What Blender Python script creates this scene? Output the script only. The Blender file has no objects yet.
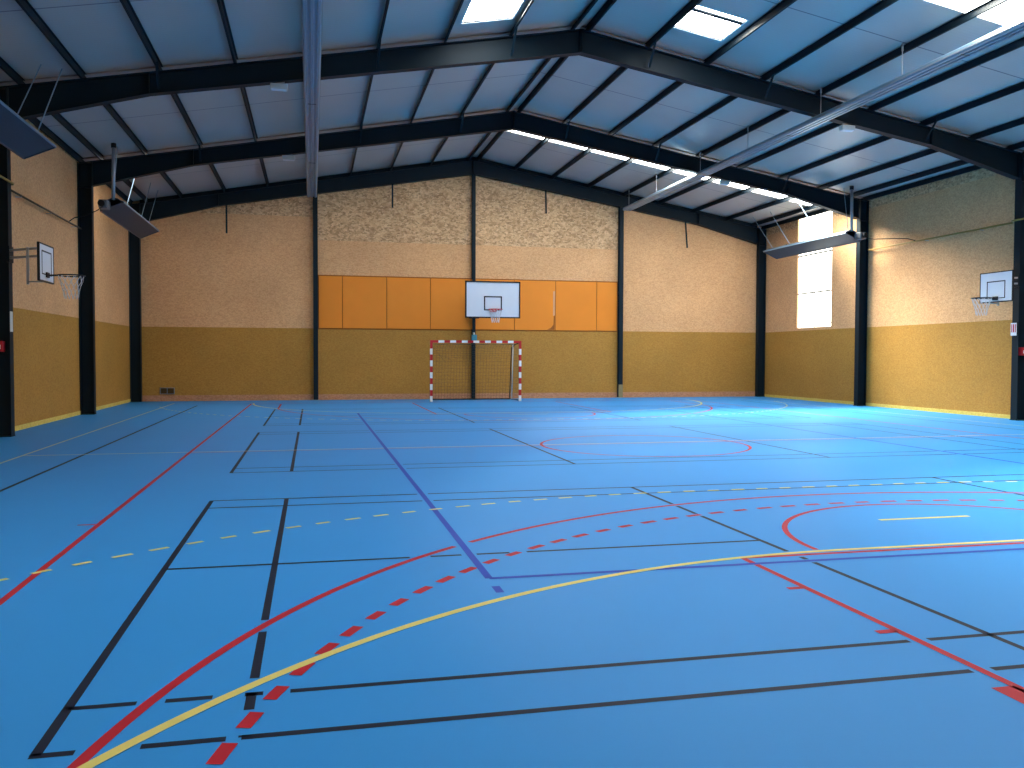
import bpy, bmesh, math, random
from mathutils import Vector, Matrix
random.seed(4)
C = bpy.context.scene.collection
PI = math.pi

# ------------------------------------------------------------------ hall dimensions (metres)
XC = 5.66            # ridge line / centre of the hall
XL, XR = -5.87, 17.20
YN, YF = -1.15, 31.08  # near and far gable walls
PORT = [18.15, 24.56, 30.93]
CH = 1.5410           # camera height
SL = 0.18            # roof slope
RT = 8.56            # rafter top at ridge
ZP = 0.14            # purlin depth
def top(dx): return RT - SL*abs(dx)
TOPX = 0.0
def under(dx): return RT + ZP - SL*abs(dx)
def bot(dx):
    a = abs(dx)
    return 8.06 - 0.170*a if a < 8.7 else 8.06 - 0.170*8.7 - (a-8.7)*0.264

# ------------------------------------------------------------------ helpers
def new_bm(): return bmesh.new()
def obj(name, bm, mats, parent=None, smooth=False):
    me = bpy.data.meshes.new(name)
    bmesh.ops.recalc_face_normals(bm, faces=bm.faces[:])
    bm.to_mesh(me); bm.free()
    if not isinstance(mats, (list, tuple)): mats = [mats]
    for m in mats: me.materials.append(m)
    if smooth:
        for p in me.polygons: p.use_smooth = True
    o = bpy.data.objects.new(name, me); C.objects.link(o)
    if parent is not None:
        o.parent = parent
        o.matrix_parent_inverse = Matrix.Translation(-parent.location) if False else Matrix()
        # meshes are written in world coordinates: shift them into the parent's frame
        me.transform(Matrix.Translation(-world_loc(parent)))
    return o
def world_loc(o):
    v = Vector((0, 0, 0))
    while o is not None:
        v += o.location; o = o.parent
    return v
def empty(name, loc):
    o = bpy.data.objects.new(name, None); o.empty_display_size = .1
    o.location = loc; C.objects.link(o); return o
def tag(o, label=None, cat=None, group=None, kind=None):
    if label: o['label'] = label
    if cat: o['category'] = cat
    if group: o['group'] = group
    if kind: o['kind'] = kind
    return o
def box(bm, a, b, mi=0, bev=0.0):
    x0, y0, z0 = a; x1, y1, z1 = b
    vs = [bm.verts.new(p) for p in ((x0,y0,z0),(x1,y0,z0),(x1,y1,z0),(x0,y1,z0),(x0,y0,z1),(x1,y0,z1),(x1,y1,z1),(x0,y1,z1))]
    fs = [bm.faces.new([vs[i] for i in f]) for f in ((3,2,1,0),(4,5,6,7),(0,1,5,4),(1,2,6,5),(2,3,7,6),(3,0,4,7))]
    for f in fs: f.material_index = mi
    if bev > 0:
        es = set(e for f in fs for e in f.edges)
        r = bmesh.ops.bevel(bm, geom=list(es), offset=bev, segments=1, affect='EDGES')
        for f in r['faces']: f.material_index = mi
    return fs
def prism(bm, poly, axis, t0, t1, mi=0):
    """poly: 2D points; axis 'y': (x,z) extruded in y; 'x': (y,z) in x; 'z': (x,y) in z"""
    def P(p, t):
        return {'y': (p[0], t, p[1]), 'x': (t, p[0], p[1]), 'z': (p[0], p[1], t)}[axis]
    A = [bm.verts.new(P(p, t0)) for p in poly]; B = [bm.verts.new(P(p, t1)) for p in poly]
    n = len(poly)
    fs = [bm.faces.new(A[::-1]), bm.faces.new(B)]
    for i in range(n): fs.append(bm.faces.new((A[i], A[(i+1) % n], B[(i+1) % n], B[i])))
    for f in fs: f.material_index = mi
    return fs
def tube(bm, pts, r, seg=8, mi=0, caps=True):
    pts = [Vector(p) for p in pts]; rings = []
    n = len(pts)
    for i, p in enumerate(pts):
        d = (pts[min(i+1, n-1)] - pts[max(i-1, 0)]).normalized()
        ref = Vector((0, 0, 1)) if abs(d.z) < .9 else Vector((1, 0, 0))
        u = d.cross(ref).normalized(); v = d.cross(u).normalized()
        rr = r[i] if isinstance(r, (list, tuple)) else r
        rings.append([bm.verts.new(p + u*math.cos(2*PI*k/seg)*rr + v*math.sin(2*PI*k/seg)*rr) for k in range(seg)])
    for i in range(n-1):
        for k in range(seg):
            f = bm.faces.new((rings[i][k], rings[i][(k+1) % seg], rings[i+1][(k+1) % seg], rings[i+1][k])); f.material_index = mi
    if caps and seg > 2:
        bm.faces.new(rings[0][::-1]).material_index = mi; bm.faces.new(rings[-1]).material_index = mi
def bar(bm, a, b, w, h, mi=0):
    """rectangular bar from a to b, w sideways, h 'upward'"""
    a = Vector(a); b = Vector(b); d = (b-a).normalized()
    ref = Vector((0, 0, 1)) if abs(d.z) < .9 else Vector((0, 1, 0))
    u = d.cross(ref).normalized()*w/2; v = u.cross(d).normalized()*h/2
    A = [bm.verts.new(a+s*u+t*v) for s, t in ((-1,-1),(1,-1),(1,1),(-1,1))]
    B = [bm.verts.new(b+s*u+t*v) for s, t in ((-1,-1),(1,-1),(1,1),(-1,1))]
    fs = [bm.faces.new(A[::-1]), bm.faces.new(B)]+[bm.faces.new((A[i], A[(i+1) % 4], B[(i+1) % 4], B[i])) for i in range(4)]
    for f in fs: f.material_index = mi

# ------------------------------------------------------------------ materials
def lin(r, g, b):
    f = lambda c: (c/255/12.92) if c/255 <= .04045 else ((c/255+.055)/1.055)**2.4
    return (f(r), f(g), f(b), 1)
def nodes(name):
    m = bpy.data.materials.new(name); m.use_nodes = True; nt = m.node_tree
    return m, nt, nt.nodes['Principled BSDF'], nt.nodes, nt.links
def mat(name, col, rough=.6, metal=0, noise=.06, scale=6, bump=0, spec=.25):
    m, nt, b, N, L = nodes(name)
    b.inputs['Roughness'].default_value = rough; b.inputs['Metallic'].default_value = metal
    if spec is not None: b.inputs['Specular IOR Level'].default_value = spec
    tc = N.new('ShaderNodeTexCoord'); no = N.new('ShaderNodeTexNoise'); no.inputs['Scale'].default_value = scale
    no.inputs['Detail'].default_value = 4
    L.new(tc.outputs['Object'], no.inputs['Vector'])
    mx = N.new('ShaderNodeMix'); mx.data_type = 'RGBA'
    mx.inputs['A'].default_value = tuple(c*(1-noise) for c in col[:3])+(1,)
    mx.inputs['B'].default_value = tuple(min(1, c*(1+noise)) for c in col[:3])+(1,)
    L.new(no.outputs['Fac'], mx.inputs['Factor']); L.new(mx.outputs['Result'], b.inputs['Base Color'])
    if bump:
        bp = N.new('ShaderNodeBump'); bp.inputs['Strength'].default_value = bump; bp.inputs['Distance'].default_value = .01
        L.new(no.outputs['Fac'], bp.inputs['Height']); L.new(bp.outputs['Normal'], b.inputs['Normal'])
    return m
def osb(name, base, dark, light, flake, contrast, rough=.75, seam=0.10):
    """oriented strand board: overlapping flakes of three tones plus board joints"""
    m, nt, b, N, L = nodes(name)
    b.inputs['Roughness'].default_value = rough; b.inputs['Specular IOR Level'].default_value = .25
    tc = N.new('ShaderNodeTexCoord')
    mp = N.new('ShaderNodeMapping'); mp.inputs['Scale'].default_value = (flake, flake, flake*1.6)
    L.new(tc.outputs['Object'], mp.inputs['Vector'])
    wn = N.new('ShaderNodeTexNoise'); wn.inputs['Scale'].default_value = 1.2; wn.inputs['Detail'].default_value = 2
    L.new(mp.outputs['Vector'], wn.inputs['Vector'])
    va = N.new('ShaderNodeVectorMath'); va.operation = 'MULTIPLY_ADD'; va.inputs[1].default_value = (1.6, 1.6, 1.6)
    L.new(wn.outputs['Color'], va.inputs[0]); L.new(mp.outputs['Vector'], va.inputs[2])
    vo = N.new('ShaderNodeTexVoronoi'); vo.feature = 'F1'; vo.inputs['Scale'].default_value = 1.0
    L.new(va.outputs['Vector'], vo.inputs['Vector'])
    sp = N.new('ShaderNodeSeparateColor'); L.new(vo.outputs['Color'], sp.inputs['Color'])
    cr = N.new('ShaderNodeValToRGB'); e = cr.color_ramp.elements
    mixc = lambda a, c, t: tuple(a[i]*(1-t)+c[i]*t for i in range(3))+(1,)
    e[0].position = 0; e[0].color = mixc(base, dark, contrast)
    e[1].position = 1; e[1].color = mixc(base, light, contrast)
    k = cr.color_ramp.elements.new(.45); k.color = base
    L.new(sp.outputs['Red'], cr.inputs['Fac'])
    # fine grain
    n2 = N.new('ShaderNodeTexNoise'); n2.inputs['Scale'].default_value = 26; n2.inputs['Detail'].default_value = 6; n2.inputs['Roughness'].default_value = .7
    L.new(tc.outputs['Object'], n2.inputs['Vector'])
    mr = N.new('ShaderNodeMapRange'); mr.inputs['From Min'].default_value = .3; mr.inputs['From Max'].default_value = .7
    mr.inputs['To Min'].default_value = 1-.28*contrast-.05; mr.inputs['To Max'].default_value = 1+.2*contrast+.04
    L.new(n2.outputs['Fac'], mr.inputs['Value'])
    # broad wear
    n3 = N.new('ShaderNodeTexNoise'); n3.inputs['Scale'].default_value = .7; n3.inputs['Detail'].default_value = 3
    L.new(tc.outputs['Object'], n3.inputs['Vector'])
    mr3 = N.new('ShaderNodeMapRange'); mr3.inputs['From Min'].default_value = .3; mr3.inputs['From Max'].default_value = .7
    mr3.inputs['To Min'].default_value = .93; mr3.inputs['To Max'].default_value = 1.06
    L.new(n3.outputs['Fac'], mr3.inputs['Value'])
    mu = N.new('ShaderNodeMath'); mu.operation = 'MULTIPLY'; L.new(mr.outputs[0], mu.inputs[0]); L.new(mr3.outputs[0], mu.inputs[1])
    sc = N.new('ShaderNodeVectorMath'); sc.operation = 'SCALE'
    L.new(cr.outputs['Color'], sc.inputs[0]); L.new(mu.outputs[0], sc.inputs['Scale'])
    L.new(sc.outputs['Vector'], b.inputs['Base Color'])
    bp = N.new('ShaderNodeBump'); bp.inputs['Strength'].default_value = .25; bp.inputs['Distance'].default_value = .01
    L.new(sp.outputs['Green'], bp.inputs['Height']); L.new(bp.outputs['Normal'], b.inputs['Normal'])
    return m
def floor_mat():
    m, nt, b, N, L = nodes('blue_sports_floor')
    tc = N.new('ShaderNodeTexCoord')
    n = N.new('ShaderNodeTexNoise'); n.inputs['Scale'].default_value = .6; n.inputs['Detail'].default_value = 6
    L.new(tc.outputs['Object'], n.inputs['Vector'])
    n2 = N.new('ShaderNodeTexNoise'); n2.inputs['Scale'].default_value = 90; n2.inputs['Detail'].default_value = 2
    L.new(tc.outputs['Object'], n2.inputs['Vector'])
    mx = N.new('ShaderNodeMix'); mx.data_type = 'RGBA'
    mx.inputs['A'].default_value = (.030, .250, .60, 1); mx.inputs['B'].default_value = (.038, .280, .66, 1)
    ad = N.new('ShaderNodeMath'); ad.operation = 'MULTIPLY_ADD'; ad.inputs[1].default_value = .35; 
    L.new(n2.outputs['Fac'], ad.inputs[0]); 
    s = N.new('ShaderNodeMath'); s.operation = 'MULTIPLY'; s.inputs[1].default_value = .65
    L.new(n.outputs['Fac'], s.inputs[0]); L.new(s.outputs[0], ad.inputs[2])
    L.new(ad.outputs[0], mx.inputs['Factor']); L.new(mx.outputs['Result'], b.inputs['Base Color'])
    b.inputs['Roughness'].default_value = .50; b.inputs['IOR'].default_value = 1.2
    bp = N.new('ShaderNodeBump'); bp.inputs['Strength'].default_value = .06; bp.inputs['Distance'].default_value = .004
    L.new(n2.outputs['Fac'], bp.inputs['Height']); L.new(bp.outputs['Normal'], b.inputs['Normal'])
    return m
def ceiling_mat():
    """white composite roof sheets: fine ribs along the slope and a lap joint across every bay"""
    m, nt, b, N, L = nodes('white_roof_sheet')
    b.inputs['Roughness'].default_value = .38; b.inputs['Specular IOR Level'].default_value = .5
    tc = N.new('ShaderNodeTexCoord'); se = N.new('ShaderNodeSeparateXYZ'); L.new(tc.outputs['Object'], se.inputs[0])
    a = N.new('ShaderNodeMath'); a.operation = 'ADD'; a.inputs[1].default_value = 64.1-21.45+.015
    L.new(se.outputs['Y'], a.inputs[0])
    mo = N.new('ShaderNodeMath'); mo.operation = 'MODULO'; mo.inputs[1].default_value = 6.41; L.new(a.outputs[0], mo.inputs[0])
    lt = N.new('ShaderNodeMath'); lt.operation = 'LESS_THAN'; lt.inputs[1].default_value = .035; L.new(mo.outputs[0], lt.inputs[0])
    n = N.new('ShaderNodeTexNoise'); n.inputs['Scale'].default_value = .8; n.inputs['Detail'].default_value = 4; L.new(tc.outputs['Object'], n.inputs['Vector'])
    mx0 = N.new('ShaderNodeMix'); mx0.data_type = 'RGBA'; mx0.inputs['A'].default_value = (.43, .42, .39, 1); mx0.inputs['B'].default_value = (.51, .495, .465, 1)
    L.new(n.outputs['Fac'], mx0.inputs['Factor'])
    mx = N.new('ShaderNodeMix'); mx.data_type = 'RGBA'; mx.inputs['B'].default_value = (.16, .16, .18, 1)
    L.new(lt.outputs[0], mx.inputs['Factor']); L.new(mx0.outputs['Result'], mx.inputs['A']); L.new(mx.outputs['Result'], b.inputs['Base Color'])
    wv = N.new('ShaderNodeTexWave'); wv.bands_direction = 'Y'; wv.inputs['Scale'].default_value = 3.3
    L.new(tc.outputs['Object'], wv.inputs['Vector'])
    bp = N.new('ShaderNodeBump'); bp.inputs['Strength'].default_value = .12; bp.inputs['Distance'].default_value = .01
    L.new(wv.outputs['Fac'], bp.inputs['Height']); L.new(bp.outputs['Normal'], b.inputs['Normal'])
    return m
def glazing(name, strength, col, clear):
    """milky polycarbonate lit by daylight: part glows with scattered light, part lets the sun through"""
    m, nt, b, N, L = nodes(name)
    N.remove(b); out = N['Material Output']
    em = N.new('ShaderNodeEmission'); em.inputs['Strength'].default_value = strength
    tc = N.new('ShaderNodeTexCoord'); no = N.new('ShaderNodeTexNoise'); no.inputs['Scale'].default_value = 2
    L.new(tc.outputs['Object'], no.inputs['Vector'])
    mc = N.new('ShaderNodeMix'); mc.data_type = 'RGBA'; mc.inputs['A'].default_value = col
    mc.inputs['B'].default_value = tuple(c*.96 for c in col[:3])+(1,)
    L.new(no.outputs['Fac'], mc.inputs['Factor']); L.new(mc.outputs['Result'], em.inputs['Color'])
    tr = N.new('ShaderNodeBsdfTransparent'); mx = N.new('ShaderNodeMixShader'); mx.inputs[0].default_value = clear
    L.new(em.outputs[0], mx.inputs[1]); L.new(tr.outputs[0], mx.inputs[2]); L.new(mx.outputs[0], out.inputs['Surface'])
    return m

M = dict(
    floor=floor_mat(),
    ceil=ceiling_mat(),
    steel=mat('dark_painted_steel', (.006, .015, .022, 1), .5, noise=.12, scale=3, spec=.14),
    steel_r=mat('brown_grey_board', (.40, .32, .28, 1), .6),  # brown-grey tone of the board strips along the rafters
    osb_up=osb('varnished_strand_board', lin(216,166,116), lin(168,116,74), lin(240,200,150), 22, .30),
    osb_raw=osb('raw_strand_board', lin(206,164,118), lin(124,92,62), lin(240,206,160), 13, .6),
    ochre=osb('ochre_painted_board', lin(175,128,56), lin(146,102,44), lin(194,148,74), 24, .35),
    base_b=osb('pink_grey_strand_board', lin(188,134,100), lin(150,104,80), lin(210,160,128), 20, .4),
    base_y=osb('pale_yellow_board_edge', lin(214,190,96), lin(180,150,70), lin(236,214,130), 20, .3),
    orange=mat('orange_varnished_panel', lin(226,136,42), .5, noise=.07, scale=1.6),
    seam=mat('brown_panel_joint', lin(146,86,34), .8),
    pale=mat('pale_glue_mark', lin(214,160,120), .8),
    black=mat('black_floor_paint', (.012, .017, .034, 1), .55, noise=.15, spec=.12),
    red=mat('red_floor_paint', (.42, .018, .03, 1), .55, spec=.12),
    yellow=mat('yellow_floor_paint', (.66, .58, .16, 1), .55, spec=.12),
    cream=mat('faded_yellow_floor_paint', (.50, .46, .32, 1), .5),
    purple=mat('dark_blue_floor_paint', (.016, .060, .40, 1), .55, spec=.12),
    white=mat('white_paint', (.75, .78, .80, 1), .45, noise=.03),
    board=mat('white_backboard_face', (.70, .76, .82, 1), .35, noise=.03),
    blackp=mat('black_trim_paint', (.012, .013, .016, 1), .5),
    redp=mat('red_gloss_paint', (.48, .02, .03, 1), .35),
    alu=mat('brushed_aluminium', (.26, .38, .47, 1), .35, metal=.5, noise=.05, scale=12),
    foot=mat('dull_olive_paint', (.24, .20, .10, 1), .7),
    darkpipe=mat('dark_gas_pipe_paint', (.07, .05, .03, 1), .5),
    galv=mat('galvanised_steel', (.38, .40, .42, 1), .42, metal=.6),
    burner=mat('grey_enamel', (.16, .18, .20, 1), .45, metal=.2),
    hood=mat('grey_blue_heater_hood', (.06, .08, .115, 1), .4, metal=.3, noise=.15, scale=5),
    hoodin=mat('heater_reflector_mesh', (.045, .075, .11, 1), .5, metal=.4, noise=.3, scale=40),
    pipe=mat('yellow_gas_pipe_paint', (.30, .20, .05, 1), .5),
    net=mat('dark_net_cord', (.08, .07, .05, 1), .9),
    wnet=mat('white_net_cord', (.62, .62, .62, 1), .9),
    teal=mat('teal_plastic', (.05, .22, .30, 1), .5),
    plas=mat('pale_plastic', (.6, .62, .58, 1), .5),
    sky=glazing('roof_light_polycarbonate', 22.0, (.93, .97, 1, 1), .8),
    skyd=glazing('roof_dome_acrylic', 26.0, (.93, .97, 1, 1), .7),
    skym=glazing('added_roof_strip_glow', 7.5, (.93, .97, 1, 1), .05),  # glow of the strips added over the near bay to brighten the foreground
    skyl=glazing('added_dim_strip_glow', 3.9, (1, .97, .92, 1), .05),  # weaker glow of the assumed strip added behind the left rafter
    winn=glazing('added_window_glow', 9.0, (1, .96, .86, 1), .05),  # glow of the added window near the camera
    wing=glazing('wall_window_polycarbonate', 3.2, (1, .96, .84, 1), .3),
)

# ------------------------------------------------------------------ floor and its markings
bm = new_bm(); box(bm, (XL-.2, YN-.2, -.2), (XR+.2, YF+.2, 0)); floor = obj('floor', bm, M['floor']); tag(floor, kind='structure')

def arc(cx, cy, r, a0, a1, n=None):
    n = n or max(8, int(abs(a1-a0)*r/.12))
    return [(cx+r*math.cos(a0+(a1-a0)*i/n), cy+r*math.sin(a0+(a1-a0)*i/n)) for i in range(n+1)]
def densify(pts, step=.04):
    out = []
    for (x0, y0), (x1, y1) in zip(pts, pts[1:]):
        n = max(1, int(math.hypot(x1-x0, y1-y0)/step))
        out += [(x0+(x1-x0)*i/n, y0+(y1-y0)*i/n) for i in range(n)]
    out.append(pts[-1]); return out
def inside(p): return XL+.05 < p[0] < XR-.05 and YN+.05 < p[1] < YF-.12
def ribbon(bm, pts, w, z):
    L_, R_ = [], []
    n = len(pts)
    for i, p in enumerate(pts):
        a = pts[max(i-1, 0)]; b = pts[min(i+1, n-1)]
        dx, dy = b[0]-a[0], b[1]-a[1]; l = math.hypot(dx, dy) or 1
        nx, ny = -dy/l*w/2, dx/l*w/2
        L_.append(bm.verts.new((p[0]+nx, p[1]+ny, z))); R_.append(bm.verts.new((p[0]-nx, p[1]-ny, z)))
    for i in range(n-1): bm.faces.new((R_[i], R_[i+1], L_[i+1], L_[i]))
def clear_of(pts, blockers, d):
    """split a polyline where it comes closer than d to a blocker line"""
    runs, cur = [], []
    for p in pts:
        hit = False
        for bl, (x0, x1, y0, y1) in blockers:
            if x0-d < p[0] < x1+d and y0-d < p[1] < y1+d:
                for q in bl:
                    if (p[0]-q[0])**2+(p[1]-q[1])**2 < d*d: hit = True; break
            if hit: break
        if hit:
            if len(cur) > 1: runs.append(cur)
            cur = []
        else: cur.append(p)
    if len(cur) > 1: runs.append(cur)
    return runs
def bb(l): xs = [p[0] for p in l]; ys = [p[1] for p in l]; return (l, (min(xs), max(xs), min(ys), max(ys)))
def dash(pts, on, period, anchor):
    """cut a polyline into dashes by arc length, one dash centred on the anchor point"""
    d = densify(pts, .02); run = best = at = 0; best = 1e9
    for a, b in zip(d, d[1:]):
        q = math.hypot(a[0]-anchor[0], a[1]-anchor[1])
        if q < best: best, at = q, run
        run += math.hypot(b[0]-a[0], b[1]-a[1])
    out, cur, s = [], [], (on/2-at) % period
    for a, b in zip(d, d[1:]):
        if (s % period) < on: cur.append(a)
        elif len(cur) > 1: out.append(cur+[a]); cur = []
        else: cur = []
        s += math.hypot(b[0]-a[0], b[1]-a[1])
    if len(cur) > 1: out.append(cur)
    return out
mir = lambda pts, ym=14.93: [(x, 2*ym-y) for x, y in pts]

W = .05
six = arc(4.16, .15, 6.0, PI, PI/2) + arc(7.16, .15, 6.0, PI/2, 0)
nine = arc(4.34, .23, 9.0, PI*.93, PI/2) + arc(7.0, .25, 9.0, PI/2, PI*.07)
tp = [(-.97, .45), (-.97, 2.9)] + arc(5.66, 2.0, 6.70, PI-math.asin(1.1/6.7), math.asin(1.1/6.7))[1:-1] + [(12.29, 2.9), (12.29, .45)]
tpd = [(-.54, .45), (-.54, 1.9)] + arc(5.66, 1.95, 6.20, PI, 0) + [(11.86, 1.9), (11.86, .45)]
yl_solid = {'goal_area_line': [six, mir(six, 14.7)], 'handball_boundary_line': [[(-4.33, .15), (-4.33, 29.75)], [(15.65, .15), (15.65, 29.75)], [(-4.33, .15), (15.65, .15)], [(-4.33, 29.75), (15.65, 29.75)]],
            'penalty_mark': [[(5.23, 7.21), (6.22, 7.21)], [(5.16, 22.5), (6.16, 22.5)]]}
yl_dash = [dash(nine, .15, .3065, (2.06, 8.97)), dash(mir(nine), .15, .3125, (5.66, 20.8))]
red_arc = [tp, mir(tp, 14.5)]
red_dash = dash(tpd, .175, .3045, (.87, 5.92))
key = [[(3.21, .4), (3.21, 6.06)], [(8.11, .4), (8.11, 6.06)], [(3.21, 6.06), (8.11, 6.06)],
       arc(5.71, 6.20, 1.78, 0, PI)]
ticks = []
for x, s in ((3.21, -1), (8.11, 1)):
    for y in (4.25, 5.19): ticks.append(([(x, y), (x+s*.13, y)], .055))
    ticks.append(([(x, 3.26), (x+s*.13, 3.26)], .30))
far_key = [mir(k, 14.5) for k in key]
circ = arc(5.66, 14.30, 1.80, 0, 2*PI)
red_box = [[(-1.90, .42), (-1.90, 28.9)], [(13.25, .42), (13.25, 28.9)], [(-1.93, .42), (13.25, .42)], [(-1.93, 28.9), (13.25, 28.9)]]
red_mid = [[(-1.93, 14.50), (13.25, 14.62)]]
vb = [[(1.19, 5.87), (1.19, 23.7)], [(10.10, 5.87), (10.10, 23.7)], [(1.19, 5.87), (10.10, 5.87)], [(1.19, 23.7), (10.10, 23.7)]]
vbt = [[(1.19, 5.50), (1.19, 5.66)], [(10.10, 5.50), (10.10, 5.66)]]
# what lies on top and interrupts the black lines
prio = [bb(densify(l, .03)) for l in red_arc + key + vb + yl_solid['goal_area_line'] + [circ] + red_dash]
prio_p = [bb(densify(l, .05)) for l in vb[:2]]

def marking(name, lines, m, w, z, blockers=None, d=.09, label=None):
    bm = new_bm()
    for l in lines:
        ww = w
        if isinstance(l, tuple) and isinstance(l[0], list): l, ww = l
        runs = clear_of(densify(l, .02), blockers, d) if blockers else [densify(l, .25) if len(l) < 5 else l]
        for r in runs:
            r = [p for p in r if inside(p)]
            if len(r) > 1:
                if blockers:  # thin the points again
                    r = [r[0]]+r[10:-1:10]+[r[-1]]
                ribbon(bm, r, ww, z)
    o = obj(name, bm, m, floor)
    if label: o['label'] = label
    return o
# badminton courts lie across the hall
for k, (cy0, cy1) in enumerate(((3.62, 9.66), (11.92, 18.12), (19.85, 25.85))):
    xa, xb, xc, xd = -1.045, -.275, 3.67, 7.77
    xe, xf = 11.6, 12.36
    y0, y1, ym = cy0, cy1, (cy0+cy1)/2-.02
    L_ = [[(xa, y0), (xa, y1)], [(xf, y0), (xf, y1)], [(xb, y0), (xb, y1)], [(xe, y0), (xe, y1)], [(xc, y0), (xc, y1)], [(xd, y0), (xd, y1)],
          [(xa-.02, y0), (xf+.02, y0)], [(xa-.02, y1), (xf+.02, y1)], [(xa, y0+.46), (xf, y0+.46)], [(xa, y1-.46), (xf, y1-.46)]]
    if k != 1: L_ += [[(xa, ym), (xc, ym)], [(xd, ym), (xf, ym)]]
    marking('badminton_court_line', L_, M['black'], .045, .0010, prio, .050, 'thin black badminton court outline')
marking('sideline', [[(-3.45, .5), (-3.45, 28.2)], [(14.8, .5), (14.8, 28.2)]], M['black'], .05, .0010, label='long black sideline')
marking('halfway_line', [[(-4.33, 14.60), (15.65, 14.74)]], M['cream'], .045, .0014, label='pale yellow halfway line')
marking('halfway_line', red_mid, M['red'], .03, .0012, label='thin red halfway line')
marking('three_point_line', red_arc, M['red'], .055, .0022, prio_p, .07, 'solid red three point arc')
marking('dashed_arc', red_dash, M['red'], .065, .0022, label='dashed red arc')
marking('basketball_key_line', key + ticks, M['red'], W, .0020, label='red basketball key with circle')
marking('basketball_key_line', far_key, M['red'], W, .0020, label='far red basketball key with circle')
marking('centre_circle', [circ], M['red'], W, .0020, label='red centre circle')
marking('basketball_sideline', red_box, M['red'], W, .0016, label='red basketball boundary')
marking('basketball_sideline', [[(-2.08, 8.52), (-1.93, 8.52)]], M['red'], .04, .0018, label='short red substitution mark')
marking('volleyball_court_line', vb + vbt, M['purple'], .055, .0024, label='dark blue volleyball court line')
marking('goal_area_line', [six], M['yellow'], .055, .0030, label='solid yellow goal area arc')
marking('goal_area_line', [mir(six, 14.7)], M['yellow'], .055, .0030, label='far yellow goal area arc')
marking('handball_boundary_line', yl_solid['handball_boundary_line'], M['cream'], .045, .0018, label='pale yellow handball boundary')
marking('penalty_mark', yl_solid['penalty_mark'], M['yellow'], .055, .0030, label='short yellow penalty line')
marking('dashed_free_throw_line', yl_dash[0], M['yellow'], .05, .0030, label='dashed yellow arc')
marking('dashed_free_throw_line', yl_dash[1], M['yellow'], .05, .0030, label='far dashed yellow arc')

# ------------------------------------------------------------------ walls
T = .12
def wall_x(name, xi, xo, hole=None):
    """side wall; bands: ochre below 2.5, varnished, raw near the eaves"""
    bm = new_bm(); ze = under(XC-XL)+.1
    zr = 6.25 if xi > XC else 6.5
    bands = [(0, 2.5, 0), (2.5, zr, 1), (zr, ze, 2)]
    for z0, z1, mi in bands:
        if hole and z1 > hole[2] and z0 < hole[3]:
            h0, h1, hz0, hz1 = hole; g0, g1 = WIN_ADDED[:2]
            for ya, yb in ((YN, g0), (g1, h0), (h1, YF)): box(bm, (xi, ya, z0), (xo, yb, z1), mi)
            for ya, yb in ((h0, h1), (g0, g1)):
                if hz0 > z0: box(bm, (xi, ya, z0), (xo, yb, hz0), mi)
                if hz1 < z1: box(bm, (xi, ya, hz1), (xo, yb, z1), mi)
        else: box(bm, (xi, YN, z0), (xo, YF, z1), mi)
    return tag(obj(name, bm, [M['ochre'], M['osb_up'], M['osb_raw']]), kind='structure')
WIN = (26.45, 28.60, 2.60, 6.55); WIN_ADDED = (1.30, 3.45, 2.60, 6.55)
wall_x('wall_left', XL, XL-T); wall_x('wall_right', XR, XR+T, WIN)
def gable(name, y0, y1):
    bm = new_bm()
    def strip(xa, xb, z0, z1, mi, roof=False):
        if roof:
            xs = [xa]+([XC] if xa < XC < xb else [])+[xb]
            poly = [(xa, z0), (xb, z0)]+[(x, under(x-XC)+.1) for x in reversed(xs)]
            prism(bm, poly, 'y', y0, y1, mi)
        else: box(bm, (xa, min(y0, y1), z0), (xb, max(y0, y1), z1), mi)
    strip(XL, XR, 0, 2.5, 0)
    strip(XL, .12, 2.5, 6.35, 1); strip(XL, .12, 6.35, 0, 2, True)
    strip(.12, 11.3, 2.5, 5.56, 1); strip(.12, 11.3, 5.56, 0, 2, True)
    strip(11.3, XR, 2.5, 0, 1, True)
    return tag(obj(name, bm, [M['ochre'], M['osb_up'], M['osb_raw']]), kind='structure')
gable('wall_back', YF, YF+T); gable('wall_front', YN-T, YN)
bm = new_bm(); box(bm, (XL+.012, YF-.012, 0), (XR-.012, YF+.01, .20)); tag(obj('baseboard_back', bm, M['base_b']), kind='structure')
bm = new_bm(); box(bm, (XL-.01, YN, 0), (XL+.012, YF-.012, .10)); tag(obj('baseboard_left', bm, M['base_y']), kind='structure')
bm = new_bm(); box(bm, (XR-.012, YN, 0), (XR+.01, YF-.012, .10)); tag(obj('baseboard_right', bm, M['base_y']), kind='structure')

# window in the right wall
bm = new_bm(); box(bm, (XR+.05, WIN[0], WIN[2]), (XR+.07, WIN[1], WIN[3]))
win = tag(obj('window_1', bm, M['wing']), kind='structure')
bm = new_bm()
box(bm, (XR+.02, WIN[0], 3.83-.022), (XR+.05, WIN[1], 3.83+.022))
bm3 = new_bm(); box(bm3, (XR+.02, WIN[0], 5.18-.022), (XR+.05, WIN[1], 5.18+.022)); obj('glazing_bar', bm3, M['steel'], win)
bm2 = new_bm(); ymid = (WIN[0]+WIN[1])/2; box(bm2, (XR+.03, ymid-.008, WIN[2]), (XR+.05, ymid+.008, WIN[3]))
obj('glazing_bar', bm, M['steel'], win); obj('panel_joint', bm2, M['plas'], win)
bm = new_bm(); tube(bm, [(XR+.035, WIN[1]-.05, 3.35), (XR+.035, WIN[0]+.05, 2.72)], .012, 6); obj('brace_rod', bm, M['steel'], win)

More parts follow.
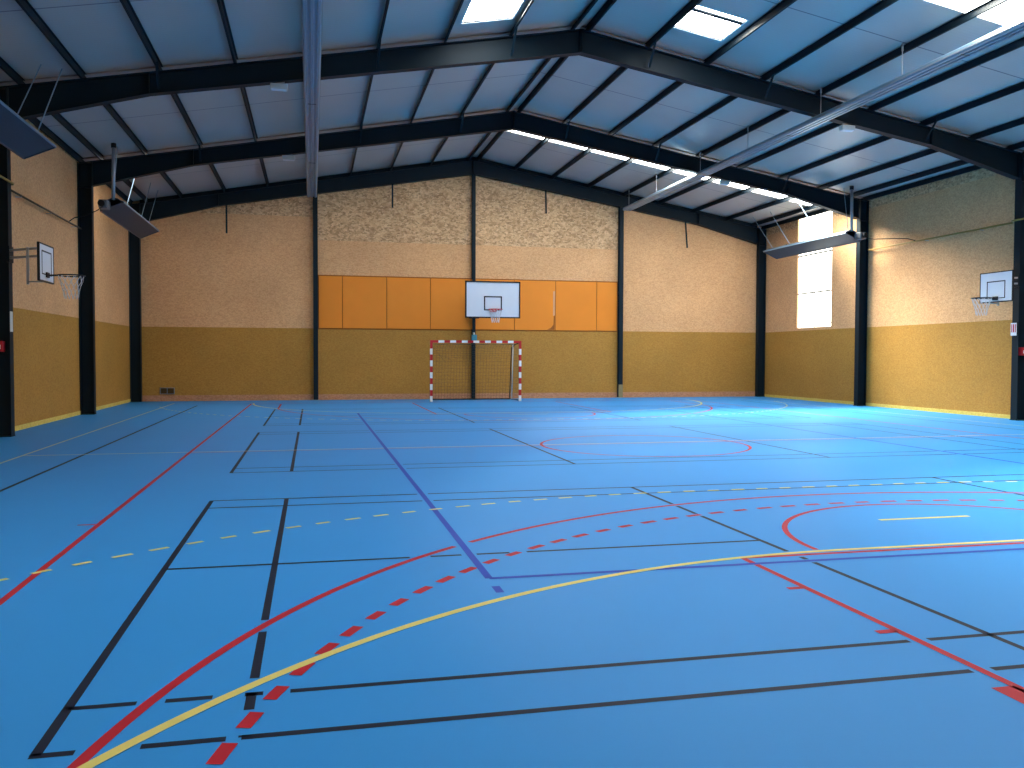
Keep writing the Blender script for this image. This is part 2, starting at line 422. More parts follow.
bm = new_bm(); box(bm, (XR+.05, WIN_ADDED[0], WIN_ADDED[2]), (XR+.07, WIN_ADDED[1], WIN_ADDED[3]))  # added window out of view, put in to brighten the hall
tag(obj('window_9', bm, M['winn']), kind='structure')
# orange panels on the back wall
seams = [.225, 1.04, 2.58, 4.13, 5.66, 7.22, 8.78, 10.37, 11.18]
where = ['leftmost, beside the left gable post', 'second from the left', 'third from the left', 'just left of the middle gable post',
         'partly behind the big backboard', 'with a pale mark and brown stain at its right edge', 'second from the right', 'rightmost, beside the right gable post']
bm = new_bm(); box(bm, (.2, YF-.006, 2.47), (11.2, YF+.001, 4.36)); tag(obj('trim_1', bm, M['seam']), kind='structure')
for i in range(8):
    bm = new_bm(); box(bm, (seams[i]+.011, YF-.03, 2.51), (seams[i+1]-.011, YF-.006, 4.32), 0, .004)
    o = obj('wall_panel', bm, M['orange'])
    tag(o, 'orange board panel on the far wall, '+where[i], 'wall panel', 'orange panels in a row on the far wall')
    if i == 5:
        bm = new_bm(); box(bm, (8.68, YF-.033, 3.05), (8.755, YF-.0305, 3.95)); obj('mark', bm, M['pale'], o)['label'] = 'pale vertical strip'
        bm = new_bm(); prism(bm, [(8.45, 2.53), (8.745, 2.53), (8.755, 3.08), (8.71, 3.02), (8.70, 2.72), (8.60, 2.60)], 'y', YF-.034, YF-.0305)
        obj('stain', bm, M['seam'], o)['label'] = 'brown run-down stain'

# ------------------------------------------------------------------ roof sheets with openings
STRIPS = [(5.98, 16.7, 11.75, 13.50), (5.98, 16.7, 25.10, 26.98), (5.98, 16.7, 5.35, 6.6), (-5.4, 5.34, 5.35, 6.3), (-5.4, 5.34, 24.75, 26.45)]  # last three are assumed strips out of view, added for brightness
DOMES = [(2.95, 4.0, 15.95, 17.45), (7.35, 8.42, 15.95, 17.10)]
def slope(side):
    x_out = XL if side < 0 else XR
    holes = [h for h in STRIPS+DOMES if (h[0]-XC)*side > 0]
    xs = sorted({XC, x_out, *[v for h in holes for v in h[:2]]}); ys = sorted({YN-.1, YF+.1, *[v for h in holes for v in h[2:]]})
    bm = new_bm()
    for xa, xb in zip(xs, xs[1:]):
        for ya, yb in zip(ys, ys[1:]):
            cx, cy = (xa+xb)/2, (ya+yb)/2
            if any(h[0] < cx < h[1] and h[2] < cy < h[3] for h in holes): continue
            prism(bm, [(xa, under(xa-XC)), (xb, under(xb-XC)), (xb, under(xb-XC)+.09), (xa, under(xa-XC)+.09)], 'y', ya, yb)
    bmesh.ops.remove_doubles(bm, verts=bm.verts[:], dist=1e-4)
    return bm
c = obj('ceiling', slope(-1), M['ceil']); tag(c, kind='structure')
c = obj('ceiling', slope(1), M['ceil']); tag(c, kind='structure')
n = 2
for k, h in enumerate(STRIPS):
    bm = new_bm()
    prism(bm, [(h[0], under(h[0]-XC)+.02), (h[1], under(h[1]-XC)+.02), (h[1], under(h[1]-XC)+.03), (h[0], under(h[0]-XC)+.03)], 'y', h[2], h[3])
    tag(obj('window_%d' % n, bm, M['sky'] if k < 2 else M['skyl'] if k == 4 else M['skym']), kind='structure'); n += 1  # from the third strip on: added glowing panels, unseen from the camera
for h in DOMES:
    bm = new_bm()
    xa, xb, ya, yb = h
    za, zb = under(xa-XC)+.03, under(xb-XC)+.03
    prism(bm, [(xa, za), (xb, zb), (xb, zb+.01), (xa, za+.01)], 'y', ya, yb)
    w = tag(obj('window_%d' % n, bm, M['skyd']), kind='structure'); n += 1
    bm = new_bm(); e = .03
    for (a0, a1, b0, b1) in ((xa-e, xa, ya-e, yb+e), (xb, xb+e, ya-e, yb+e), (xa, xb, ya-e, ya), (xa, xb, yb, yb+e)):
        prism(bm, [(a0, under(a0-XC)-.004), (a1, under(a1-XC)-.004), (a1, under(a1-XC)+.1), (a0, under(a0-XC)+.1)], 'y', b0, b1)
    obj('curb', bm, M['white'], w)
    bm = new_bm(); yc = yb-.92 if xa > XC else ya+.35
    if xa > XC:
        bar(bm, (xa, yc, under(xa-XC)+.03), (xb, yc, under(xb-XC)+.03), .10, .05)
        obj('cross_bar', bm, M['steel'], w)
    bm = new_bm(); xm = (xa+xb)/2
    tube(bm, [(xm-.1, yc, under(xm-XC)-.01), (xm-.16, yc+.38, under(xm-XC)+.02)], .012, 6)
    tube(bm, [(xm-.16, yc, under(xm-XC)-.01), (xm-.28, yc+.18, under(xm-XC)+.02)], .006, 6)
    obj('opener_arm', bm, M['galv'], w)

# ------------------------------------------------------------------ portal frames
ord_ = ['nearest', 'middle', 'farthest']
CW = .34
hx = (XR-XL)/2
for i, yp in enumerate(PORT):
    pf = empty('portal_frame', (XC, yp, 0))
    tag(pf, ['nearest dark steel portal frame spanning the hall, below the square roof domes', 'second dark steel portal frame, the long roof light just behind it',
             'farthest dark steel portal frame, set against the far wall'][i], 'steel frame', 'steel portal frames across the hall')
    fw_ = .10
    for s in (-1, 1):
        xo = XC+s*hx - s*.005; xi = xo-s*(CW if s < 0 else .30)
        cw = CW if s < 0 else .30
        raise_ = .128 if i == 2 else 0
        bm = new_bm()
        zt = top(hx-.1)
        for xa, xb in ((xi, xi+s*.016), (xo-s*.016, xo)): box(bm, (min(xa, xb), yp-fw_, 0), (max(xa, xb), yp+fw_, zt))
        box(bm, (min(xi, xo)+.016, yp-.006, 0), (max(xi, xo)-.016, yp+.006, zt))
        box(bm, (min(xi, xo)-.01, yp-fw_-.02, 0), (max(xi, xo)+.0, yp+fw_+.02, .015))
        for z in (5.86,): box(bm, (min(xi, xo)+.016, yp-fw_, z), (max(xi, xo)-.016, yp+fw_, z+.014))
        obj('column', bm, M['steel'], pf)
        # rafter with haunch: web plate, lower and upper flange
        d_end = hx-.005-CW
        prof_b = [(0, bot(0)), (8.7, bot(8.7)), (d_end, bot(11.2))]
        bm = new_bm()
        web = [(XC+s*d, z) for d, z in prof_b] + [(XC+s*d_end, top(d_end)+raise_), (XC, top(0)+raise_)]
        prism(bm, web, 'y', yp-.006, yp+.006)
        for (d0, z0), (d1, z1) in zip(prof_b, prof_b[1:]):
            prism(bm, [(XC+s*d0, z0), (XC+s*d1, z1), (XC+s*d1, z1+.016), (XC+s*d0, z0+.016)], 'y', yp-fw_, yp+fw_)
        prism(bm, [(XC, top(0)), (XC+s*(hx-.01), top(hx-.01)), (XC+s*(hx-.01), top(hx-.01)-.016), (XC, top(0)-.016)], 'y', yp-fw_, yp+fw_)
        for d in (.01, 8.7, d_end-.02):
            prism(bm, [(XC+s*d, bot(d)+.01), (XC+s*(d+.014), bot(d)+.01), (XC+s*(d+.014), top(d)-.01), (XC+s*d, top(d)-.01)], 'y', yp-fw_, yp+fw_)
        obj('rafter', bm, M['steel'], pf)
        if i < 2:
            for d in (1.53, 4.32, 8.5):
                bm = new_bm()
                bar(bm, (XC+s*d, yp-.5, under(d)-.10), (XC+s*(d+.02), yp-.09, bot(d)+.06), .05, .012)
                obj('knee_brace', bm, M['steel'], pf)
        # board strip under the sheets along the rafter
        bm = new_bm()
        if i < 2:
            prism(bm, [(XC+s*.05, under(.05)-.002), (XC+s*(hx-.05), under(hx-.05)-.002), (XC+s*(hx-.05), under(hx-.05)-.03), (XC+s*.05, under(.05)-.03)], 'y', yp+.06, yp+.54)
            tag(obj('trim_%d' % (2+2*i+(s > 0)), bm, M['steel_r']), kind='structure')

# ------------------------------------------------------------------ purlins
offs = [.16, 1.53, 2.93, 4.32, 5.71, 7.10, 8.50, 9.88, 10.95, 11.44]
nth = ['beside the ridge', 'second from the ridge', 'third from the ridge', 'fourth from the ridge', 'fifth from the ridge', 'sixth from the ridge',
       'seventh from the ridge', 'third from the eaves', 'second from the eaves', 'along the top of the side wall']
for s in (-1, 1):
    for d, w_ in zip(offs, nth):
        zt = under(d)-.001; x = XC+s*d
        bm = new_bm(); hw = .03
        segs = [(PORT[0]-6.41*3+.05, YF-.02)]
        for y0, y1 in segs:
            box(bm, (x-.003, y0, zt-ZP+.002-(.0)), (x+.003, y1, zt-.003))
            box(bm, (min(x, x+s*.042), y0, zt-ZP+.002), (max(x, x+s*.042), y1, zt-ZP+.006))
            box(bm, (min(x, x-s*.042), y0, zt-.018), (max(x, x-s*.042), y1, zt-.012))
            box(bm, (x+s*.039-.002, y0, zt-ZP+.002), (x+s*.039+.002, y1, zt-ZP+.02))
        o = obj('roof_purlin', bm, M['steel'])
        tag(o, 'dark steel roof purlin on the %s slope, %s' % ('left' if s < 0 else 'right', w_), 'roof beam', 'roof purlins running the length of the hall')

# ------------------------------------------------------------------ gable posts
for x, lab in ((.125, 'thin dark steel gable post left of the orange panels'), (5.68, 'thin dark steel gable post in the middle, behind backboard and goal'), (11.28, 'thin dark steel gable post right of the orange panels')):
    bm = new_bm(); zt = bot(x-XC)+.03; yp = YF-.11; pw = .06 if x == 5.68 else .08
    for ya in (yp-.09, yp+.082): box(bm, (x-pw, ya, 0), (x+pw, ya+.008, zt))
    box(bm, (x-.004, yp-.082, 0), (x+.004, yp+.082, zt))
    p = obj('gable_post', bm, M['steel']); tag(p, lab, 'steel post', 'gable posts on the far wall')
    bm = new_bm(); box(bm, (x-.10, yp-.105, .001), (x+.10, yp+.095, .02), 0, .003)
    obj('base_plate', bm, M['galv'], p)
    if x > 8:
        bm = new_bm(); box(bm, (x-.085, yp-.097, .02), (x+.085, yp-.090, .50)); obj('protective_strip', bm, M['foot'], p)['label'] = 'pale strip at the foot'

# short rods hanging from the far rafter
for x, z0, lean, lab in ((-2.79, 5.66, 0, 'leftmost of the short dark rods hanging from the far rafter'), (2.77, 6.74, 0, 'short dark rod hanging left of the middle gable post'),
                   (8.33, 6.76, .02, 'short dark rod hanging right of the middle gable post'), (13.82, 5.68, .08, 'rightmost of the short dark rods, hanging slightly tilted')):
    bm = new_bm(); zt = bot(x-XC)+.004
    bar(bm, (x, 30.86, zt), (x+lean, 30.86, z0), .06, .02); box(bm, (x-.05, 30.835, zt-.012), (x+.05, 30.885, zt))
    o = obj('hanging_rod', bm, M['steel']); tag(o, lab, 'metal rod', 'short rods under the far rafter')

# ------------------------------------------------------------------ light troughs
def trough(x, lab, hang):
    z = 6.90; w = .155
    t = empty('lighting_trough', (x, 16, z)); tag(t, lab, 'light fitting', 'long troughs hung under the rafters')
    y0, y1 = 2.0, 30.40
    bm = new_bm()
    prof = [(x-w, z+.035), (x-w+.02, z+.0), (x-.085, z+.0), (x-.075, z+.03), (x-.035, z+.03), (x-.025, z), (x+.025, z), (x+.035, z+.03), (x+.075, z+.03), (x+.085, z), (x+w-.02, z), (x+w, z+.035), (x+w-.01, z+.10), (x+w-.07, z+.14), (x-w+.07, z+.14), (x-w+.01, z+.10)]
    prism(bm, prof, 'y', y0, y1); obj('housing', bm, M['alu'], t)
    for s in (-1, 1):
        bm = new_bm(); box(bm, (x+s*w-.008, y0, z+.03), (x+s*w+.008, y1, z+.055)); obj('edge_lip', bm, M['galv'], t)
    for y in (13.4, 19.2, 25.0):
        bm = new_bm(); box(bm, (x-.09, y-.012, z-.004), (x+.09, y+.012, z+.004)); obj('joint_clip', bm, M['hood'], t)
    for y in hang:
        bm = new_bm(); zt = under(x-XC)-.0
        tube(bm, [(x, y, z+.13), (x, y, zt)], .009, 6); tube(bm, [(x, y, zt-.14), (x, y, zt-.02)], .02, 6)
        obj('hanger', bm, M['galv'], t)
trough(.02, 'long grey metal light trough hanging left of the ridge', (4, 8, 12, 15.2, 17.9, 21.3, 24.2, 27.6, 30.2))
trough(11.30, 'long grey metal light trough hanging on the right side, catching the skylight', (4, 8, 12, 15.1, 17.9, 21.3, 24.2, 27.6, 30.2))

# small white boxes under the rafters
for x, yp, lab in ((-.62, PORT[0], 'small white box light under the nearest rafter, left of the light trough'), (-.60, PORT[1], 'small white box light under the second rafter, left of the light trough'),
                   (12.15, PORT[0], 'small white box light under the nearest rafter, right of the light trough'), (12.25, PORT[1], 'small white box light under the second rafter, right of the light trough')):
    z = bot(x-XC)
    t = empty('emergency_light', (x, yp, z)); tag(t, lab, 'light', 'box lights under the rafters')
    bm = new_bm(); box(bm, (x-.17, yp-.07, z-.14), (x+.17, yp+.07, z-.03), 0, .012); obj('casing', bm, M['plas'], t)
    bm = new_bm(); box(bm, (x-.15, yp-.055, z-.155), (x+.15, yp+.055, z-.14)); obj('diffuser', bm, M['white'], t)
    bm = new_bm()
    prism(bm, [(x-.11, bot(x-.11-XC)-.001), (x+.11, bot(x+.11-XC)-.001), (x+.11, z-.04), (x-.11, z-.04)], 'y', yp-.02, yp+.02)
    obj('bracket', bm, M['galv'], t)

# ------------------------------------------------------------------ radiant heaters
def heater(x, y0, y1, s, lab, flue=True, last=(1.35, .08)):
    """s: +1 when the outer (wall) side is at +x; the face is tilted towards the court"""
    zc = 5.28; t = empty('radiant_heater', (x, (y0+y1)/2, zc)); tag(t, lab, 'heater', 'radiant heaters hung along the side walls')
    ti = math.radians(24)
    def R(u, v): # u towards the wall, v up, tilted: wall side lower
        return (x+s*(u*math.cos(ti)+v*math.sin(ti)), zc+v*math.cos(ti)-u*math.sin(ti))
    outer = [R(-.30, -.06), (R(-.30, -.03)), R(-.20, .10), R(-.08, .15), R(.08, .15), R(.20, .10), R(.30, -.03), R(.30, -.06)]
    inner = [R(.285, -.06), R(.19, .085), R(.07, .13), R(-.07, .13), R(-.19, .085), R(-.285, -.06)]
    bm = new_bm(); prism(bm, outer+inner, 'y', y0+.1, y1)
    obj('reflector', bm, M['hood'], t)
    bm = new_bm(); prism(bm, [R(-.283, -.045), R(.283, -.045), R(.283, -.035), R(-.283, -.035)], 'y', y0+.1, y1-.0)
    obj('grille', bm, M['hoodin'], t)
    bm = new_bm()
    e = [R(-.31, -.065), R(-.285, -.065), R(-.285, -.02), R(-.31, -.02)]
    prism(bm, e, 'y', y0+.1, y1); obj('edge_trim', bm, M['alu'], t)
    bm = new_bm(); prism(bm, [R(-.29, -.06), R(.29, -.06), R(.2, .09), R(-.2, .09)], 'y', y1-.004, y1+.03)
    obj('end_cap', bm, M['hood'], t)
    # burner at the near end
    bm = new_bm(); cx, cz = R(.12, .02)
    box(bm, (cx-.105, y0-.24, cz-.105), (cx+.105, y0+.1, cz+.105), 0, .02)
    b_ = obj('burner_box', bm, M['burner'], t)
    bm = new_bm(); tube(bm, [(cx+s*.02, y0-.33, cz), (cx+s*.02, y0-.24, cz)], .08, 14); obj('fan_housing', bm, M['blackp'], b_)
    # hangers
    ys = [(y0+.4, .12, .08), (y0+1.9, 1.2, .08), (y1-1.3, 1.25, .08), (y1-.15, *last)]
    for k, (yy, dy_, dx_) in enumerate(ys):
        bm = new_bm(); a = R(-.05, .15); xt = x-s*dx_
        tube(bm, [(a[0], yy, a[1]), (xt, yy+dy_, under(xt-XC)-.005)], .011, 6)
        obj('hanger_wire', bm, M['alu'], t)
        bm = new_bm(); q = [R(-.22, .10), R(-.08, .165), R(.08, .165), R(.22, .10), R(.2, .08), R(.07, .14), R(-.07, .14), R(-.2, .08)]
        prism(bm, q, 'y', yy-.02, yy+.02); obj('clamp', bm, M['steel'], t)
    if flue:
        bm = new_bm(); a = R(-.12, .14)
        tube(bm, [(a[0], y0+.12, a[1]-.05), (a[0]-s*.02, y0+.12, under(a[0]-XC)-.03)], .045, 12)
        f = obj('flue_pipe', bm, M['galv'], t, smooth=True)
        bm = new_bm(); tube(bm, [(a[0]-s*.02, y0+.12, under(a[0]-XC)-.12), (a[0]-s*.02, y0+.12, under(a[0]-XC)-.01)], .062, 12)
        obj('roof_collar', bm, M['blackp'], f)
heater(-4.86, 11.4, 17.55, -1, 'long grey radiant heater nearest the viewer, hanging high at the left edge', False, (.42, .35))
heater(-4.86, 23.35, 28.6, -1, 'long grey radiant heater hanging before the left part of the far wall')
heater(16.24, 23.75, 28.8, 1, 'long grey radiant heater hanging in front of the bright window')

# gas pipes and hoses
def pipe(x, s, y0, y1, z, lab, m='pipe'):
    t = empty('gas_pipe', (x, (y0+y1)/2, z)); tag(t, lab, 'pipe', 'gas pipes along the side walls')
    xi = XC+s*(hx-.005-(CW if s < 0 else .30))-s*.035; yp = PORT[0]
    bm = new_bm(); tube(bm, [(x, y1, z), (x, yp+.35, z)], .022, 8); obj('run', bm, M[m], t, True)
    bm = new_bm(); tube(bm, [(x, yp+.35, z), (x-s*.03, yp+.27, z), (xi+s*.02, yp+.16, z), (xi, yp+.08, z), (xi, y0, z)], .022, 8); obj('offset_run', bm, M['pipe'], t, True)
    for yy in (19.6, 21.7, 23.8):
        bm = new_bm(); box(bm, (min(x-s*.01, x+s*.105), yy-.015, z-.035), (max(x-s*.01, x+s*.105), yy+.015, z-.02)); obj('clip', bm, M['galv'], t)
pipe(-5.76, -1, 10.5, 24.30, 4.78, 'thin gas pipe running dark along the left wall', 'darkpipe')
pipe(17.09, 1, 10.5, 24.30, 4.92, 'thin yellow gas pipe running along the right wall')
for pts, lab in (([(-5.76, 23.2, 4.80), (-5.6, 23.0, 4.86), (-5.3, 22.8, 4.90), (-5.05, 22.9, 5.05), (-4.97, 23.06, 5.18)], 'thin flexible gas hose curving from the left pipe to the heater'),
                 ([(17.09, 22.1, 4.93), (16.95, 22.3, 5.02), (16.75, 22.6, 5.05), (16.50, 23.2, 5.10), (16.42, 23.45, 5.16)], 'thin flexible gas hose curving from the right pipe to the heater')):
    bm = new_bm(); tube(bm, pts, .012, 6); tag(obj('gas_hose', bm, M['steel'], None, True), lab, 'hose')

# ------------------------------------------------------------------ basketball hoops
def rim_net(parent, c, s, rr=.225, out=(0, -1), drop=.42, n=12):
    """rim ring with conical net, c = centre"""
    bm = new_bm(); tube(bm, [(c[0]+rr*math.cos(2*PI*k/24), c[1]+rr*math.sin(2*PI*k/24), c[2]) for k in range(25)], .011, 8, caps=False)
    rim = obj('rim', bm, s, parent, True)
    bm = new_bm()
    prof = [(0, rr-.01), (.10, rr*.86), (.20, rr*.70), (.30, rr*.58), (drop, rr*.52)]
    for sg in (1, -1):
        for k in range(n):
            pts = []
            for j, (dz, r_) in enumerate(prof):
                a = 2*PI*(k+sg*j*.5)/n; pts.append((c[0]+r_*math.cos(a), c[1]+r_*math.sin(a), c[2]-dz))
            tube(bm, pts, .004, 4)
    obj('net', bm, M['wnet'], parent)
    return rim
# main hoop
BY = 27.40
h = empty('basketball_hoop', (XC, BY, 0)); tag(h, 'large white basketball backboard with red rim above the goal at the far wall', 'basketball hoop')
bm = new_bm(); box(bm, (XC-.88, BY, 2.79), (XC+.88, BY+.03, 3.93)); bd = obj('backboard', bm, M['board'], h)
bm = new_bm()
for a, b in (((XC-.90, 2.77), (XC+.90, 2.81)), ((XC-.90, 3.91), (XC+.90, 3.95)), ((XC-.90, 2.77), (XC-.86, 3.95)), ((XC+.86, 2.77), (XC+.90, 3.95))):
    box(bm, (a[0], BY-.012, a[1]), (b[0], BY+.04, b[1]))
obj('border', bm, M['blackp'], bd)
bm = new_bm()
for a, b in (((-.295, 3.01), (.295, 3.05)), ((-.295, 3.43), (.295, 3.47)), ((-.295, 3.01), (-.255, 3.47)), ((.255, 3.01), (.295, 3.47))):
    box(bm, (XC+a[0], BY-.004, a[1]), (XC+b[0], BY+.001, b[1]))
obj('target_square', bm, M['blackp'], bd)
rim_net(h, (XC, BY-.39, 3.03), M['redp'])
bm = new_bm(); box(bm, (XC-.11, BY-.03, 2.96), (XC+.11, BY-.004, 3.04)); bar(bm, (XC-.07, BY-.02, 3.02), (XC-.05, BY-.18, 3.03), .02, .02); bar(bm, (XC+.07, BY-.02, 3.02), (XC+.05, BY-.18, 3.03), .02, .02)
obj('rim_bracket', bm, M['redp'], h)
bm = new_bm()
for sx in (-1, 1):
    for z in (3.0, 3.75): tube(bm, [(XC+sx*.4, BY+.04, z), (5.68+sx*.12, YF-.24, z)], .03, 8)
    tube(bm, [(XC+sx*.4, BY+.06, 2.9), (XC+sx*.4, BY+.06, 3.85)], .03, 8)
    tube(bm, [(XC+sx*.4, BY+.06, 2.98), (5.68+sx*.12, YF-.24, 3.74)], .02, 8)
box(bm, (5.50, YF-.235, 2.9), (5.86, YF-.212, 3.85))
obj('support_frame', bm, M['steel'], h)

def side_hoop(xb, s, yc, lab, hw, zb0, zb1):
    """practice hoop on a side wall; s=+1: it faces +x"""
    h = empty('basketball_hoop', (xb, yc, 0)); tag(h, lab, 'basketball hoop', 'practice hoops on the side walls')
    bm = new_bm(); box(bm, (min(xb, xb-s*.025), yc-hw, zb0), (max(xb, xb-s*.025), yc+hw, zb1)); bd = obj('backboard', bm, M['board'], h)
    bm = new_bm(); e = .018
    for a, b in (((-hw-e, zb0-e), (hw+e, zb0+.006)), ((-hw-e, zb1-.006), (hw+e, zb1+e)), ((-hw-e, zb0), (-hw+.006, zb1)), ((hw-.006, zb0), (hw+e, zb1))):
        box(bm, (min(xb+s*.006, xb-s*.035), yc+a[0], a[1]), (max(xb+s*.006, xb-s*.035), yc+b[0], b[1]))
    obj('border', bm, M['blackp'], bd)
    bm = new_bm()
    for a, b in (((-.29, 2.97), (.29, 2.99)), ((-.29, 3.37), (.29, 3.395)), ((-.29, 2.97), (-.265, 3.395)), ((.265, 2.97), (.29, 3.395))):
        box(bm, (min(xb+s*.004, xb-.0), yc+a[0], a[1]), (max(xb+s*.004, xb), yc+b[0], b[1]))
    obj('target_square', bm, M['blackp'], bd)
    rim_net(h, (xb+s*.40, yc, 2.975), M['blackp'])
    bm = new_bm(); box(bm, (min(xb+s*.004, xb+s*.03), yc-.08, 2.93), (max(xb+s*.004, xb+s*.03), yc+.08, 3.02)); bar(bm, (xb+s*.02, yc-.06, 2.97), (xb+s*.19, yc-.05, 2.975), .02, .02); bar(bm, (xb+s*.02, yc+.06, 2.97), (xb+s*.19, yc+.05, 2.975), .02, .02)
    obj('rim_bracket', bm, M['blackp'], h)
    xw = XL+.0 if s > 0 else XR
    bm = new_bm()
    ya = yc+.28
    for z in (3.50, 3.36):
        bar(bm, (xb-s*.03, ya-.25, z), (xb-s*.03, ya+.2, z), .03, .04)
        bar(bm, (xb-s*.03, ya, z), (xw+s*(CW+.01), PORT[0]-.09, z), .03, .04)
    bar(bm, (xb-s*.42, ya+.11, 3.50), (xb-s*.42, ya+.11, 2.83), .04, .04)
    bar(bm, (xb-s*.03, ya, 2.88), (xb-s*.44, ya+.11, 2.88), .025, .025)
    bar(bm, (xb-s*.03, ya-.2, 3.5), (xb-s*.03, ya-.2, 2.9), .03, .03)
    obj('arm_frame', bm, M['galv'], h)
    bm = new_bm(); box(bm, (min(xw+s*(CW-.03), xw+s*(CW+.02)), PORT[0]-.13, 3.28), (max(xw+s*(CW-.03), xw+s*(CW+.02)), PORT[0]+.11, 3.58)); obj('mounting_plate', bm, M['steel'], h)
side_hoop(-4.63, 1, 17.12, 'small white basketball backboard on a metal arm at the left wall', .42, 2.86, 3.50)
side_hoop(16.10, -1, 17.92, 'small white basketball backboard beside the right column', .50, 2.90, 3.60)

# ------------------------------------------------------------------ handball goal
GX, GY = 5.455, 29.22
g = empty('handball_goal', (GX, GY, 0)); tag(g, 'red and white striped handball goal with net at the far wall', 'goal')
def striped(name, p0, p1, axis, first):
    bm = new_bm(); t = .04; L_ = p1-p0; k = 0; p = p0
    nseg = round(L_/.20)
    for k in range(nseg):
        a = p0+L_*k/nseg; b = p0+L_*(k+1)/nseg; mi = (k+first) % 2
        yield_ = (a, b, mi)
        if axis[0] == 'z': box(bm, (axis[1]-t, GY-t, a), (axis[1]+t, GY+t, b), mi)
        else: box(bm, (a, GY-t, axis[1]-t), (b, GY+t, axis[1]+t), mi)
    return obj(name, bm, [M['white'], M['redp']], g)
striped('post', 0, 2.0, ('z', GX-1.54), 0); striped('post', 0, 2.0, ('z', GX+1.54), 0)
bm = new_bm(); t = .04
segs = [(-1.58, -1.30, 1)]; a = -1.30; w_ = 2.6/13
for k in range(13): segs.append((a+k*w_, a+(k+1)*w_, 0 if k % 2 == 0 else 1))
segs.append((1.30, 1.58, 1))
for a, b, mi in segs: box(bm, (GX+a, GY-t, 2.0), (GX+b, GY+t, 2.08), mi)
obj('crossbar', bm, [M['white'], M['redp']], g)
bm = new_bm()
for s in (-1, 1):
    x = GX+s*1.52
    tube(bm, [(x, GY+.03, 2.0), (x-s*.02, GY+.55, 1.97), (x-s*.1, GY+.8, 1.85), (x-s*.1, GY+1.1, .03), (x, GY+.03, .03)], .018, 8)
tube(bm, [(GX-1.42, GY+1.1, .03), (GX+1.42, GY+1.1, .03)], .018, 8)
obj('back_frame', bm, M['blackp'], g, True)
bm = new_bm(); tube(bm, [(GX+1.47, GY+.95, .02), (GX+1.45, GY+.7, 1.98)], .022, 8)
obj('stay_pole', bm, M['plas'], g, True)['label'] = 'pale upright pole inside the goal'
bm = new_bm()
def netline(pts): tube(bm, pts, .0035, 3, caps=False)
N_ = 28
prof = [(.05, 1.99), (.45, 1.96), (.72, 1.82), (.82, 1.5), (.92, 1.0), (1.0, .5), (1.05, .06)]
for k in range(N_+1):
    x = GX-1.46+2.92*k/N_; netline([(x, GY+p[0]-.06*math.sin(k*1.1)*(p[1]/2), p[1]-.03*abs(math.sin(k*.37))) for p in prof])
def along(f):
    tot = len(prof)-1; i = min(int(f*tot), tot-1); u = f*tot-i; return (prof[i][0]*(1-u)+prof[i+1][0]*u, prof[i][1]*(1-u)+prof[i+1][1]*u)
for k in range(1, 24):
    p = along(k/24); netline([(GX-1.46+2.92*j/10, GY+p[0], p[1]-.03*abs(math.sin(j*1.3+k*.2))) for j in range(11)])
for s in (-1, 1):
    x = GX+s*1.47
    for k in range(1, 10): z = 2*k/10; d = .75+.32*(1-z/2); netline([(x, GY+.04, z), (x, GY+d, z)])
    for k in range(1, 8): d = k/8; netline([(x, GY+d, .05), (x, GY+d*.78, 1.93)])
# bunched net hanging in the upper corner
netline([(GX-1.45, GY+.2, 1.75), (GX-1.2, GY+.25, 1.55), (GX-.95, GY+.3, 1.5), (GX-.8, GY+.3, 1.38)]); netline([(GX-1.45, GY+.1, 1.85), (GX-1.25, GY+.2, 1.62), (GX-1.05, GY+.25, 1.35)])
obj('net', bm, M['net'], g)

# small winch box on the middle gable post, above the goal
w = empty('winch', (5.68, YF-.24, 2.15)); tag(w, 'small teal winch box on the middle post, above the crossbar', 'winch')
bm = new_bm(); box(bm, (5.58, YF-.30, 2.10), (5.78, YF-.205, 2.32), 0, .02); obj('casing', bm, M['teal'], w)
bm = new_bm(); tube(bm, [(5.68, YF-.25, 2.31), (5.66, YF-.25, 2.40)], .035, 10); obj('knob', bm, M['plas'], w)

# vent grille low on the far wall
v = empty('vent_grille', (-4.75, YF-.02, .35)); tag(v, 'small dark vent grille low on the far wall at the left', 'vent')
bm = new_bm()
for a, b in (((-4.98, .24), (-4.52, .26)), ((-4.98, .44), (-4.52, .46)), ((-4.98, .24), (-4.96, .46)), ((-4.54, .24), (-4.52, .46)), ((-4.76, .24), (-4.74, .46))): box(bm, (a[0], YF-.03, a[1]), (b[0], YF-.001, b[1]))
obj('frame', bm, M['galv'], v)
bm = new_bm()
for k in range(6): box(bm, (-4.96, YF-.022, .265+k*.03), (-4.54, YF-.004, .28+k*.03))
obj('louvre', bm, M['blackp'], v)

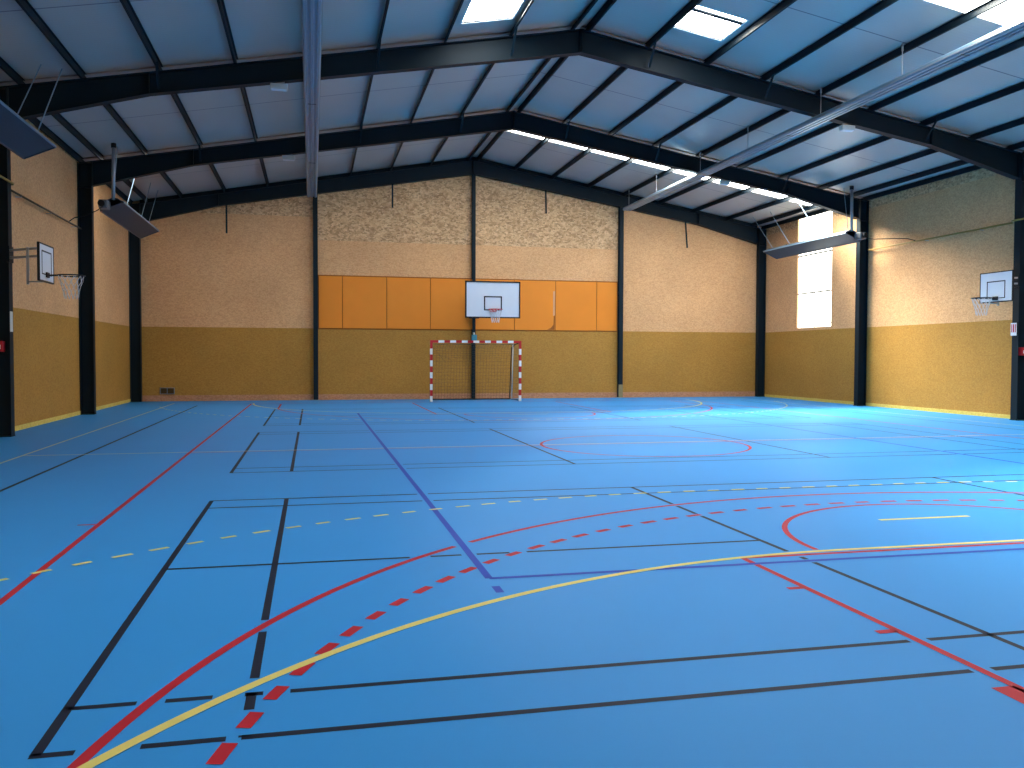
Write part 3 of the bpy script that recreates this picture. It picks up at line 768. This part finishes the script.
# signs and call points on the nearest columns
for s, lab in ((-1, 'left'), (1, 'right')):
    xi = XC+s*(hx-.005-CW); yp = PORT[0]
    t = empty('call_point', (xi+s*.17, yp-.12, 1.68)); tag(t, 'red fire call point on the nearest column at the %s edge' % lab, 'fire alarm', 'call points on the columns')
    a, b = sorted((xi+s*.11, xi+s*.27))
    bm = new_bm(); box(bm, (a, yp-.15, 1.60), (b, yp-.006, 1.80), 0, .008); obj('casing', bm, M['redp'], t)
    bm = new_bm(); box(bm, (a+.035, yp-.156, 1.65), (b-.035, yp-.149, 1.73)); obj('glass', bm, M['white'], t)
    t = empty('safety_sign', (xi, yp, 2.2)); 
    x0 = xi-s*.006
    if s > 0:
        tag(t, 'small white and red safety sign on the right column flange', 'sign')
        bm = new_bm(); box(bm, (x0-.004, yp-.09, 2.09), (x0+.004, yp+.09, 2.40)); obj('plate', bm, M['white'], t)
        bm = new_bm()
        box(bm, (x0-.006, yp-.07, 2.17), (x0-.003, yp-.045, 2.37)); box(bm, (x0-.006, yp+.045, 2.17), (x0-.003, yp+.07, 2.37)); box(bm, (x0-.006, yp-.02, 2.17), (x0-.003, yp+.02, 2.37)); obj('symbol', bm, M['redp'], t)
    else:
        tag(t, 'small pale notice hanging on the left column flange', 'sign')
        bm = new_bm(); box(bm, (x0-.004, yp-.09, 1.98), (x0+.004, yp+.05, 2.36)); obj('plate', bm, M['plas'], t)

# ------------------------------------------------------------------ light
wd = bpy.data.worlds.new('world'); bpy.context.scene.world = wd; wd.use_nodes = True
bg = wd.node_tree.nodes['Background']; bg.inputs['Color'].default_value = (.75, .87, 1, 1); bg.inputs['Strength'].default_value = 2.0
sun = bpy.data.lights.new('sun', 'SUN'); sun.energy = 72; sun.angle = math.radians(55); sun.color = (1, .95, .80)
so = bpy.data.objects.new('sun', sun); C.objects.link(so)
d = Vector((.28, -.68, -.68)).normalized()
so.rotation_euler = d.to_track_quat('-Z', 'Y').to_euler(); so.location = (0, 20, 30)

# ------------------------------------------------------------------ camera
cam = bpy.data.cameras.new('camera'); co = bpy.data.objects.new('camera', cam); C.objects.link(co)
f, yaw, pitch, roll = 869.93, 0.22580, -0.03168, 0.00287
fwd = Vector((math.sin(yaw)*math.cos(pitch), math.cos(yaw)*math.cos(pitch), math.sin(pitch)))
r0 = Vector((math.cos(yaw), -math.sin(yaw), 0)); u0 = r0.cross(fwd)
r_ = r0*math.cos(roll)+u0*math.sin(roll); u_ = -r0*math.sin(roll)+u0*math.cos(roll)
co.matrix_world = Matrix(((r_.x, u_.x, -fwd.x, 0), (r_.y, u_.y, -fwd.y, 0), (r_.z, u_.z, -fwd.z, CH), (0, 0, 0, 1)))
cam.sensor_width = 36; cam.sensor_fit = 'HORIZONTAL'; cam.lens = f/1024*36; cam.clip_end = 200
sc = bpy.context.scene; sc.camera = co
sc.view_settings.view_transform = 'Standard'; sc.view_settings.look = 'None'; sc.view_settings.gamma = 1; sc.view_settings.exposure = .72
sc.view_settings.use_curve_mapping = False
sc.cycles.sample_clamp_indirect = 8
sc.cycles.max_bounces = 10; sc.cycles.diffuse_bounces = 6
